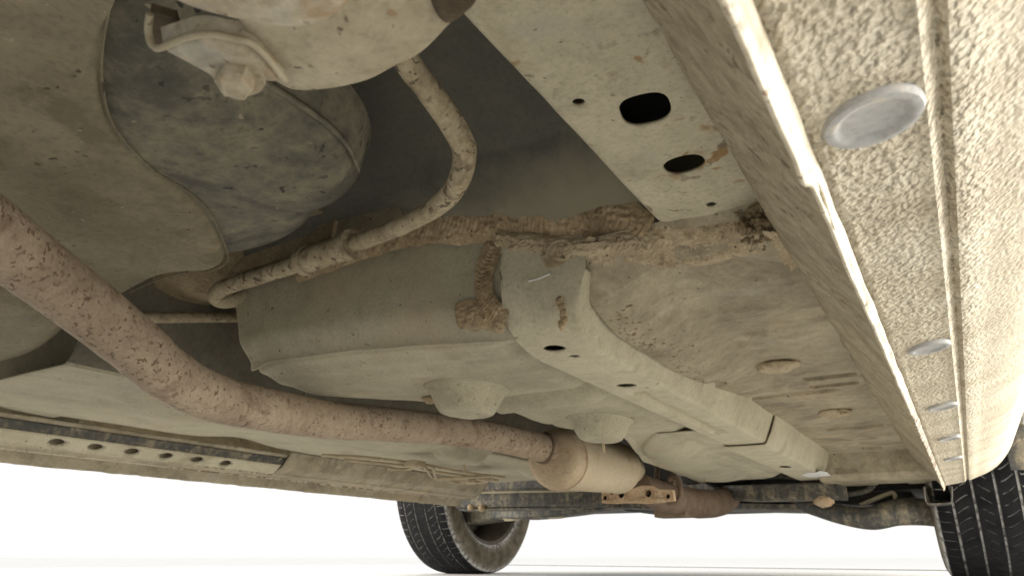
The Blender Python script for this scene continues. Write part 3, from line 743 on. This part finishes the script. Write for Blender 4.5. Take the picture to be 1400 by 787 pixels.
tube('flange_lip', [(-1.150, y, .1968) for y in (-.2, .5, 1.1, 1.68)], .0018, M['flange'], ls, seg=6)
def rail_left(u, v):
    y = lerp(1.0, 1.70, u)
    T = [(0, -1.075, .240), (.25, -1.085, .228), (.6, -1.10, .212), (1, -1.135, .200)]
    x = interp([(a, b) for a, b, c in T], v); z = interp([(a, c) for a, b, c in T], v)
    return Vector((x, y, z + .0008 * n3(x, y, 0, 14, 9)))
grid('rail_face', rail_left, 60, 16, M['floor'], ls, thick=.0015, off=1)

box('side_member', (-1.115, -.40, .232), (-1.088, .60, .44), M['shield'], ls, bev=.004)
# ---- brake and fuel lines on the left floor
def line(pl, z, r=.003, nm='brake_line', n=None):
    return tube(nm, [aZ(p, z) if not isinstance(z, (list, tuple)) else aZ(p, zz) for p, zz in zip(pl, z if isinstance(z, (list, tuple)) else [z] * len(pl))], r, M['steelline'], tun, seg=8, per=6)
line(((440, 622), (500, 625), (560, 632), (575, 634), (640, 646), (690, 652)), .219)
line(((470, 628), (530, 634), (565, 637), (600, 645), (680, 656)), .217)
line(((530, 640), (556, 641), (576, 637), (583, 641), (590, 651), (598, 655)), .214)
line(((583, 636), (592, 640), (598, 654), (620, 654), (640, 653)), .213)
line(((600, 653), (640, 652), (676, 650)), .213, .003)
for p in ((568, 634), (640, 656), (662, 653)):
    c = aZ(p, .215); box('line_clip', c - Vector((.012, .018, .006)), c + Vector((.012, .018, .006)), M['steelline'], tun, bev=.002)
line(((610, 656), (628, 660), (655, 659), (668, 657)), .211, .0035)

# ---- fuel tank with shields
tank_out = [aZ(p, .312) for p in ((90, -60), (230, -30), (330, 95), (400, 142), (452, 180), (482, 215), (492, 250), (478, 282), (440, 296), (420, 322), (380, 342), (325, 353), (230, 360), (120, 330), (60, 150))]
_c = sum(tank_out, Vector()) / len(tank_out); tank_out = [_c + (p - _c) * 1.07 for p in tank_out]
tank = pillow('fuel_tank', tank_out, M['tank'], car, 'grimy dark fuel tank with a rounded end and peeling blotches', depth=.040, rim=.30, belly=.016, wob=.003, seed=3)
rim = [aZ(p, .318) for p in ((330, 92), (372, 118), (410, 143), (450, 172), (478, 203), (492, 236))]
tube('tank_seam', rim, lambda t: .0022 * math.sqrt(max(0.0, 1 - t ** 3)) + .0002, M['tank'], tank, seg=8)
sh_out = [aZ(p, .296) for p in ((-160, -120), (60, -140), (170, -60), (150, 20), (139, 90), (146, 150), (172, 195), (212, 234), (252, 258), (285, 288), (304, 325), (313, 352), (306, 364), (284, 371), (258, 371), (222, 380), (176, 400), (90, 440), (-80, 430), (-220, 250))]
pillow('heat_shield', sh_out, M['shield'], tank, 'broad olive-brown dusty shield with a curved edge', depth=.020, rim=.05, belly=.004, wob=.008, seed=8, per=6, rings=34, power=1.6)
edge = catmull([aZ(p, .2965) for p in ((154, -10), (141, 60), (140, 110), (150, 160), (176, 200), (214, 236), (254, 260), (286, 289), (304, 325), (312, 351), (305, 363), (284, 371), (258, 371), (222, 380), (178, 399))], 4)
tube('shield_edge', edge, .0007, M['shield'], tank, seg=6, smooth=False)
strap = [aZ(p, .345) for p in ((150, 395), (200, 380), (300, 372), (335, 378), (330, 408), (270, 420), (200, 430), (140, 430))]
pillow('tank_strap', strap, M['mud'], tank, depth=.03, rim=.4, belly=.01)
low = [aZ(p, .262) for p in ((-160, 330), (-20, 360), (70, 395), (104, 432), (98, 466), (60, 490), (0, 503), (-90, 505), (-200, 470))]
pillow('silencer_box', low, M['shield'], car, 'rounded brown box half hidden behind the exhaust pipe', depth=.06, rim=.35, belly=.012)
box('side_panel', aY((388, 100), .46), aY((440, 290), .48) + Vector((0, .002, 0)), M['shield'], tank, bev=0)
# small bracket behind the tank
prism('hanger_bracket', onY(((432, 300), (470, 285), (545, 272), (548, 300), (500, 330), (440, 345)), .495), (0, .004, 0), M['floor'], pan)
prism('hanger_bracket', onY(((330, 352), (418, 322), (458, 300), (452, 330), (420, 348), (310, 375)), .47), (0, .004, 0), M['mud'], pan)

# ---- hose
hp = [((545, 62), .285), ((560, 90), .30), ((585, 122), .32), ((612, 160), .345), ((632, 195), .365), ((634, 225), .385), ((620, 260), .405), ((590, 287), .42), ((550, 308), .435), ((505, 326), .447), ((460, 342), .457), ((420, 356), .463), ((370, 373), .47), ((325, 387), .475), ((301, 396), .48), ((296, 406), .49), ((312, 411), .503), ((335, 405), .52)]
HP = [aY(p, y) for p, y in hp]
hose = tube('filler_hose', HP, lambda t: .0083 + .0006 * math.sin(t * 9), M['hose'], car, 'dusty bent rubber hose crossing in front of the seam', seg=20, per=10, wob=.0007, seed=5)
cl = [aY(p, y) for p, y in (((482, 334), .452), ((414, 358), .464))]
d = cl[1] - cl[0]
tube('hose_clamp', [cl[0] + d * t for t in (0, .05, .2, .5, .8, .95, 1)], lambda t: .0122 + .0004 * math.cos(t * 20), M['hose'], hose, 'ribbed sleeve clamped over the hose', seg=22, per=3, wob=.0006)
for tt in (.04, .93):
    o = cl[0] + d * tt
    tube('clamp_ring', [o - d.normalized() * .004, o + d.normalized() * .004], .0145, M['hose'], hose, seg=22, smooth=False, ang=30)

# ---- exhaust
def aD(p, t): return _C + _ray(p) * (t / F)
ex = [aD(p, t) for p, t in (((-90, 262), .42), ((0, 328), .475), ((36, 356), .50), ((107, 410), .54), ((179, 467), .58), ((230, 511), .62), ((286, 541), .68), ((357, 558), .76), ((446, 573), .87), ((557, 582), 1.0), ((650, 592), 1.10), ((735, 610), 1.17), ((756, 615), 1.19))]
exh = tube('exhaust_pipe', ex, .0223, M['exhaust'], car, 'bent pinkish-brown exhaust pipe flaking with scale', seg=40, per=8, wob=.0006, seed=2)
mc = aD((753, 626), 1.175); me_ = aD((848, 640), 1.47); max_ = (me_ - mc).normalized(); ml = (me_ - mc).length
mprof = [(.0, .018), (.0, .030), (.006, .040), (.018, .0455), (.035, .0475), (.040, .0490), (.046, .0475), (.055, .0485), (ml - .03, .0485), (ml - .022, .0495), (ml - .016, .0485), (ml - .006, .044), (ml + .03, .032), (ml + .09, .024)]
muf = lathe('muffler', mprof, M['muffler'], car, 'tan cylindrical muffler at the end of the exhaust pipe', seg=64, loc=mc, axis=max_)
lathe('end_cap', [(-.0015, .001), (-.0015, .032), (.0045, .0415), (.017, .0470), (.033, .0490)], M['exhaust_front'], muf, 'ochre-dusted end cap of the muffler', seg=64, loc=mc, axis=max_)
def ring(name, c, ax, R, r, mat, par, wob=.0008):
    A = Vector(ax).normalized(); U = A.orthogonal().normalized(); B = A.cross(U)
    pts = [Vector(c) + (U * math.cos(2 * math.pi * k / 48) + B * math.sin(2 * math.pi * k / 48)) * R for k in range(49)]
    return tube(name, pts, r, mat, par, seg=8, smooth=False, cap=False, wob=wob, ang=80)
ring('weld_bead', aD((744, 612), 1.178), ex[-1] - ex[-3], .0235, .0024, M['rustpipe'], muf)
ring('weld_bead', mc + Vector(max_) * .035, max_, .0490, .0022, M['exhaust_front'], muf)
# flange joint ahead of the muffler, then the downpipe
fpx = ((822, 671), (832, 671), (836, 676), (848, 670), (862, 668), (876, 663), (892, 663), (900, 668), (920, 669), (922, 684), (905, 686), (885, 688), (858, 687), (840, 688), (823, 687))
fl = prism('exhaust_flange', onY(fpx, 1.48), (0, .012, 0), M['rustflange'], car, 'rust-orange bolted exhaust flange plate', bev=.001)
hl = [(aY(p, 1.48), r * 1.1) for p, r in (((827, 680), .0045), ((849, 676), .006), ((886, 674), .0068), ((913, 678), .0045))]
cs = []
for c, r in hl:
    k = cutter((0, 0, 0), r, r, .02); k.data.transform(Matrix.Translation(c) @ Matrix.Rotation(math.pi / 2, 4, 'X')); cs.append(k)
cut(fl, cs)
for c, r in hl:
    lathe('bolt', [(.0095, .0001), (.0095, r * .98), (.0125, r * .98)], M['black'], fl, seg=20, loc=c, axis=(0, 1, 0))  # black disc in each hole, its dark inside put in as colour, no bolt
    ring('hole_rim', c + Vector((0, -.0005, 0)), (0, 1, 0), r + .0012, .0012, M['rustflange'], fl, 0)
tube('hanger_hook', onY(((912, 686), (924, 686), (930, 676), (929, 660), (922, 652), (914, 655)), 1.52), .0060, M['rustpipe'], fl, seg=8)
dp = tube('downpipe', [aY(p, y) for p, y in (((872, 664), 1.49), ((900, 676), 1.60), ((930, 684), 1.72), ((960, 688), 1.80), ((988, 685), 1.90), ((1000, 672), 1.98), ((1004, 650), 2.04))], lambda t: .028 + .006 * math.sin(math.pi * min(1, t * 1.25)), M['rustpipe'], car, 'rust-brown downpipe ahead of the flange', seg=28, wob=.001)
c = aY((925, 701), 1.72); box('downpipe_bracket', c - Vector((.045, .03, .010)), c + Vector((.03, .03, .010)), M['rustpipe'], dp, bev=.004)
for x0, x1 in ((897, 899), (918, 921)): tube('stay', [aY((x0, 664), 1.63), aY((x1, 640), 1.66)], .007, M['rustpipe'], dp, seg=8, smooth=False)

# ---- near suspension arm across the top
armA = [aZ(p, .212) for p in ((362, 118), (392, 134), (440, 130), (505, 113), (545, 95), (592, 76), (625, 48), (650, 22), (672, -20), (640, -120), (480, -160), (320, -130), (290, -40), (330, 60))]
arm = pillow('suspension_arm', armA, M['arm'], car, 'beige dusty suspension arm close overhead, with a bolted bracket', depth=.030, rim=.16, belly=.006, wob=.008, seed=5)
armB = [aZ(p, .190) for p in ((170, -10), (215, 5), (262, 22), (330, 36), (405, 44), (450, 38), (482, 22), (505, -5), (510, -70), (400, -130), (220, -110), (160, -50))]
pillow('spring_seat', armB, M['arm_top'], arm, 'chipped pale cup on the suspension arm', depth=.022, rim=.25, belly=.004, wob=.003, seed=9)
brC = [aZ(p, .203) for p in ((214, 66), (246, 56), (275, 50), (310, 56), (345, 62), (368, 84), (390, 110), (382, 114), (360, 112), (352, 128), (332, 134), (312, 128), (290, 108), (255, 88))]
pillow('bolt_bracket', brC, M['arm_top'], arm, depth=.008, rim=.2, belly=.001, rings=12)
tube('bracket_lip', [aZ(p, z) for p, z in (((205, 20), .212), ((203, 45), .209), ((214, 66), .204), ((250, 53), .204), ((285, 47), .204), ((320, 53), .204), ((345, 60), .203), ((368, 82), .203), ((390, 110), .203))], .0012, M['arm'], arm, seg=8)
prism('bracket_slot', [aZ(p, .214) for p in ((205, 15), (240, 25), (250, 55), (212, 64))], (0, 0, .003), M['dark_brown'], arm)  # dark plate standing for the bracket's slot
hexbolt('bolt', aZ((326, 100), .203), (.1, -.25, -1), .0062, .0075, M['arm_top'], arm, 'dust-caked hex bolt head')
pk = [aZ(p, .2085) for p in ((575, -30), (650, -30), (655, 5), (640, 25), (610, 42), (590, 20))]
pillow('arm_pocket', pk, M['dark_brown'], arm, depth=.006, rim=.4, rings=10)  # dark patch laid over the arm for its recess

# ---- front: subframe, arms, engine bay
bay = box('engine_bulkhead', (-1.20, 2.02, .200), (-.06, 2.60, .70), M['black'], car, 'mass of the engine bay behind the subframe, its darkness put in as black', bev=.02)  # near-black boxes carry the bay's darkness as colour
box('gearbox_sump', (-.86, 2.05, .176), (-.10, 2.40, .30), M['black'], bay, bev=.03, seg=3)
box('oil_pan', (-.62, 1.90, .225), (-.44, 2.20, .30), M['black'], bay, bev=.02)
def wob_y(amp): return lambda c: Vector((c.x, c.y, c.z))
def beam(name, pl, half_w, half_h, mat, par, label=None, bev=.004):
    """swept rectangular member through points"""
    P = catmull(pl, 6); V = []; Fc = []; n = len(P)
    for i in range(n):
        T = (P[min(i + 1, n - 1)] - P[max(i - 1, 0)]).normalized()
        Sd = T.cross(Vector((0, 0, 1))).normalized()
        hw = half_w(i / (n - 1)) if callable(half_w) else half_w
        hh = half_h(i / (n - 1)) if callable(half_h) else half_h
        for a, b in ((-1, -.7), (-.85, -1), (.85, -1), (1, -.7), (1, .8), (.85, 1), (-.85, 1), (-1, .8)):
            V.append(P[i] + Sd * (a * hw) + Vector((0, 0, b * hh)))
    for i in range(n - 1):
        for k in range(8): Fc.append((i * 8 + k, i * 8 + (k + 1) % 8, (i + 1) * 8 + (k + 1) % 8, (i + 1) * 8 + k))
    Fc.append(tuple(range(8))[::-1]); Fc.append(tuple((n - 1) * 8 + k for k in range(8)))
    return obj(name, V, Fc, mat, par, label, ang=30)
sub = beam('subframe', [aY(p, y) for p, y in (((630, 684), 1.86), ((700, 682), 1.88), ((760, 681), 1.90), ((815, 679), 1.93), ((870, 670), 1.98), ((930, 668), 2.02), ((985, 672), 1.97), ((1020, 674), 1.92), ((1080, 673), 1.90), ((1152, 671), 1.88))], .035, lambda t: .023 - .004 * sstep(.3, .6, t), M['subframe'], car, 'worn black front subframe with dusty edges')
tube('subframe_seam', [aY(p, y) for p, y in (((630, 674), 1.815), ((700, 672), 1.835), ((760, 671), 1.855), ((815, 669), 1.885))], .003, M['arm'], sub, seg=8)
beam('subframe_lip', [aY(p, y) for p, y in (((634, 697), 1.86), ((700, 696), 1.88), ((780, 694), 1.92), ((830, 690), 1.97))], .030, .003, M['subframe'], sub)
beam('cross_tube', [aY(p, y) for p, y in (((668, 664), 1.98), ((740, 662), 2.0), ((830, 660), 2.03))], .03, .016, M['subframe'], sub)
beam('cross_tube', [aY(p, y) for p, y in (((930, 655), 1.96), ((960, 662), 1.95), ((990, 676), 1.93))], .04, .018, M['subframe'], sub)
beam('cross_tube', [aY(p, y) for p, y in (((1010, 650), 2.0), ((1060, 648), 2.0), ((1100, 650), 2.0))], .03, .010, M['subframe'], sub)
for p in ((644, 693), (659, 694)): lump('bolt_cap', aY(p, 1.834), .011, .010, .010, M['debris'], sub, 5, amp=.1)
lump('rust_nut', aY((1127, 685), 1.86), .022, .014, .014, M['rustflange'], sub, 9, amp=.25)
la = beam('control_arm', [aY(p, y) for p, y in (((648, 708), 2.10), ((690, 702), 2.05), ((730, 702), 2.02), ((790, 697), 2.02), ((850, 690), 2.05))], lambda t: .04 + .03 * t, lambda t: .020 - .010 * t, M['subframe'], car, 'dark control arm reaching to the far front wheel')
for p in ((700, 709), (760, 706)): lump('dust_patch', aY(p, 2.0), .03, .008, .006, M['arm'], la, 3, amp=.3)
ra = tube('control_arm', [aY(p, y) for p, y in (((1085, 680), 2.04), ((1115, 692), 2.00), ((1150, 703), 1.96), ((1190, 708), 1.94), ((1225, 700), 1.95), ((1260, 699), 1.97), ((1292, 704), 2.0))], lambda t: .026 - .004 * math.sin(t * 6), M['subframe'], car, 'curved black control arm reaching to the right front wheel', seg=20)
tube('stabiliser_bar', [aY(p, y) for p, y in (((1120, 676), 2.0), ((1165, 682), 2.0), ((1200, 682), 2.0), ((1240, 690), 2.0), ((1290, 700), 2.0))], .014, M['black'], ra, seg=14)
tube('brake_hose', [aY(p, 1.95) for p in ((1155, 676), (1180, 672), (1192, 665), (1196, 655))], .006, M['subframe'], ra, seg=8)
tube('tie_rod', [aY(p, 1.97) for p in ((1176, 690), (1210, 676), (1222, 674), (1226, 690))], .005, M['arm'], ra, seg=8)
beam('subframe_skirt', [aY(p, 2.1) for p in ((830, 692), (900, 694), (960, 693), (1040, 694), (1130, 696))], .10, .008, M['subframe'], sub)
box('drain_bracket', (-.60, 1.80, .145), (-.53, 1.90, .165), M['black'], sub, bev=.006)

# ---- wheels
R0, TW = .3125, .102
def tyre_mesh():
    xs = [-.102, -.100, -.094]
    g = [(-.062, .0045), (-.021, .0040), (.021, .0040), (.062, .0045)]
    NP_ = 76
    prof = []   # (x, r, kind) from inner bead over the tread to the outer bead
    side = [(-.085, .208), (-.098, .222), (-.107, .245), (-.108, .265), (-.105, .283), (-.099, .297), (-.092, .3055)]
    for x, r in side: prof.append((x, r, 's'))
    xx = [-.086, -.078, -.070]
    for c, w in g:
        xx += [c - w / 2 - .0008, c - w / 2 + .0008, c + w / 2 - .0008, c + w / 2 + .0008]
        nx = [q for q in g if q[0] > c]
        if nx:
            a, b = c + w / 2 + .0008, nx[0][0] - nx[0][1] / 2 - .0008
            xx += [lerp(a, b, k / 6) for k in range(1, 6)]
    xx += [.070, .078, .086]
    for x in sorted(xx):
        r = R0 - .0045 * (abs(x) / .086) ** 4 - .0006
        k = 't'
        for c, w in g:
            if abs(x - c) < w / 2: r -= .0065; k = 'g'
        prof.append((x, r, k))
    for x, r in reversed(side): prof.append((-x, r, 's'))
    V = []; Fc = []; per = 6
    fr = (0, .42, .84, .87, .945, .975)
    for p in range(NP_):
        for f in fr:
            for x, r, k in prof:
                rr = r
                sip = f in (.87, .945)
                a = 2 * math.pi * (p + f) / NP_
                if k == 't':
                    if abs(x) < .066: a += 2 * math.pi / NP_ * .55 * math.sin((x / .022) * 1.3)
                    if sip and (abs(x) > .066 or abs(abs(x) - .044) < .014 or abs(x) < .010): rr -= .0045
                elif k == 's' and r > .29 and sip: rr -= .0012
                V.append((x, rr * math.cos(a), rr * math.sin(a)))
    m = len(prof); n = NP_ * per
    for i in range(n):
        i2 = (i + 1) % n
        for j in range(m - 1): Fc.append((i * m + j, i2 * m + j, i2 * m + j + 1, i * m + j + 1))
    return V, Fc
TV, TF = tyre_mesh()
def wheel(loc, steer, label):
    w = bpy.data.objects.new('wheel', None); COL.objects.link(w); w.location = loc; w.rotation_euler = (0, 0, steer)
    w.parent = car; w.matrix_parent_inverse = car.matrix_basis.inverted(); w['label'] = label
    return w
def wpart(name, V, Fc, mat, w, ang=30):
    me = bpy.data.meshes.new(name); me.from_pydata(V, [], Fc); me.materials.append(mat); sharpen(me, ang)
    o = bpy.data.objects.new(name, me); COL.objects.link(o); o.parent = w; return o
def lathe_x(prof, seg=72):
    V = []; Fc = []
    for x, r in prof:
        for k in range(seg): a = 2 * math.pi * k / seg; V.append((x, r * math.cos(a), r * math.sin(a)))
    for i in range(len(prof) - 1):
        for k in range(seg): k2 = (k + 1) % seg; Fc.append((i * seg + k, i * seg + k2, (i + 1) * seg + k2, (i + 1) * seg + k))
    return V, Fc
w1 = wheel((.045, 2.15, .310), 0, 'right front wheel, black tread with pale dust in the grooves')
wpart('tyre', TV, TF, M['rubber'], w1)
V, Fc = lathe_x([(.085, .212), (.092, .218), (.094, .214), (.088, .205), (.05, .196), (-.05, .196), (-.088, .205), (-.094, .214), (-.092, .218), (-.085, .212)])
rimo = wpart('rim', V, Fc, M['rim'], w1)
V, Fc = lathe_x([(.052, .002), (.06, .05), (.045, .08), (.05, .15), (.04, .197)])
wpart('wheel_disc', V, Fc, M['rim'], w1)
V, Fc = lathe_x([(-.03, .002), (-.03, .12), (-.02, .13), (0, .13), (0, .05), (.05, .05)])
wpart('brake_disc', V, Fc, M['black'], w1)
w2 = wheel((-1.475, 2.20, .2985), math.radians(180), 'far left front wheel standing on the white floor, dusty inner sidewall')
for ch in list(w1.children):
    c = ch.copy(); COL.objects.link(c); c.parent = w2
w2.scale = (.965, .965, .965)
for lx in (.045, -1.475):  # rear wheels, axle and bumper are out of view, added to darken the rear
    w3 = wheel((lx, -.47, .310), 0 if lx > 0 else math.radians(180), 'unseen rear wheel with dusty tyre, added to block light from behind')
    for ch in list(w1.children):
        c = ch.copy(); COL.objects.link(c); c.parent = w3
beam('added_rear_axle', [(-1.35, -.47, .27), (-1.1, -.44, .25), (-.72, -.40, .23), (-.3, -.44, .25), (-.05, -.47, .27)], .05, .045, M['subframe'], car, 'unseen black rear axle beam, added to block light from behind')
box('added_rear_bumper', (-1.36, -1.12, .27), (.20, -.98, .60), M['sillpaint'], car, 'unseen pale rear bumper, added to block light from behind', bev=.04, seg=3)
# wheel-arch edge beside the right wheel
arch = [(.128, 1.775, .30), (.138, 1.79, .34), (.144, 1.80, .40), (.146, 1.84, .52), (.146, 1.95, .62)]
tube('arch_lip', arch, .006, M['subframe'], sill, seg=8)
lsb = box('mud_flap', (.095, 1.79, .215), (.15, 1.80, .36), M['subframe'], sill, bev=.003)
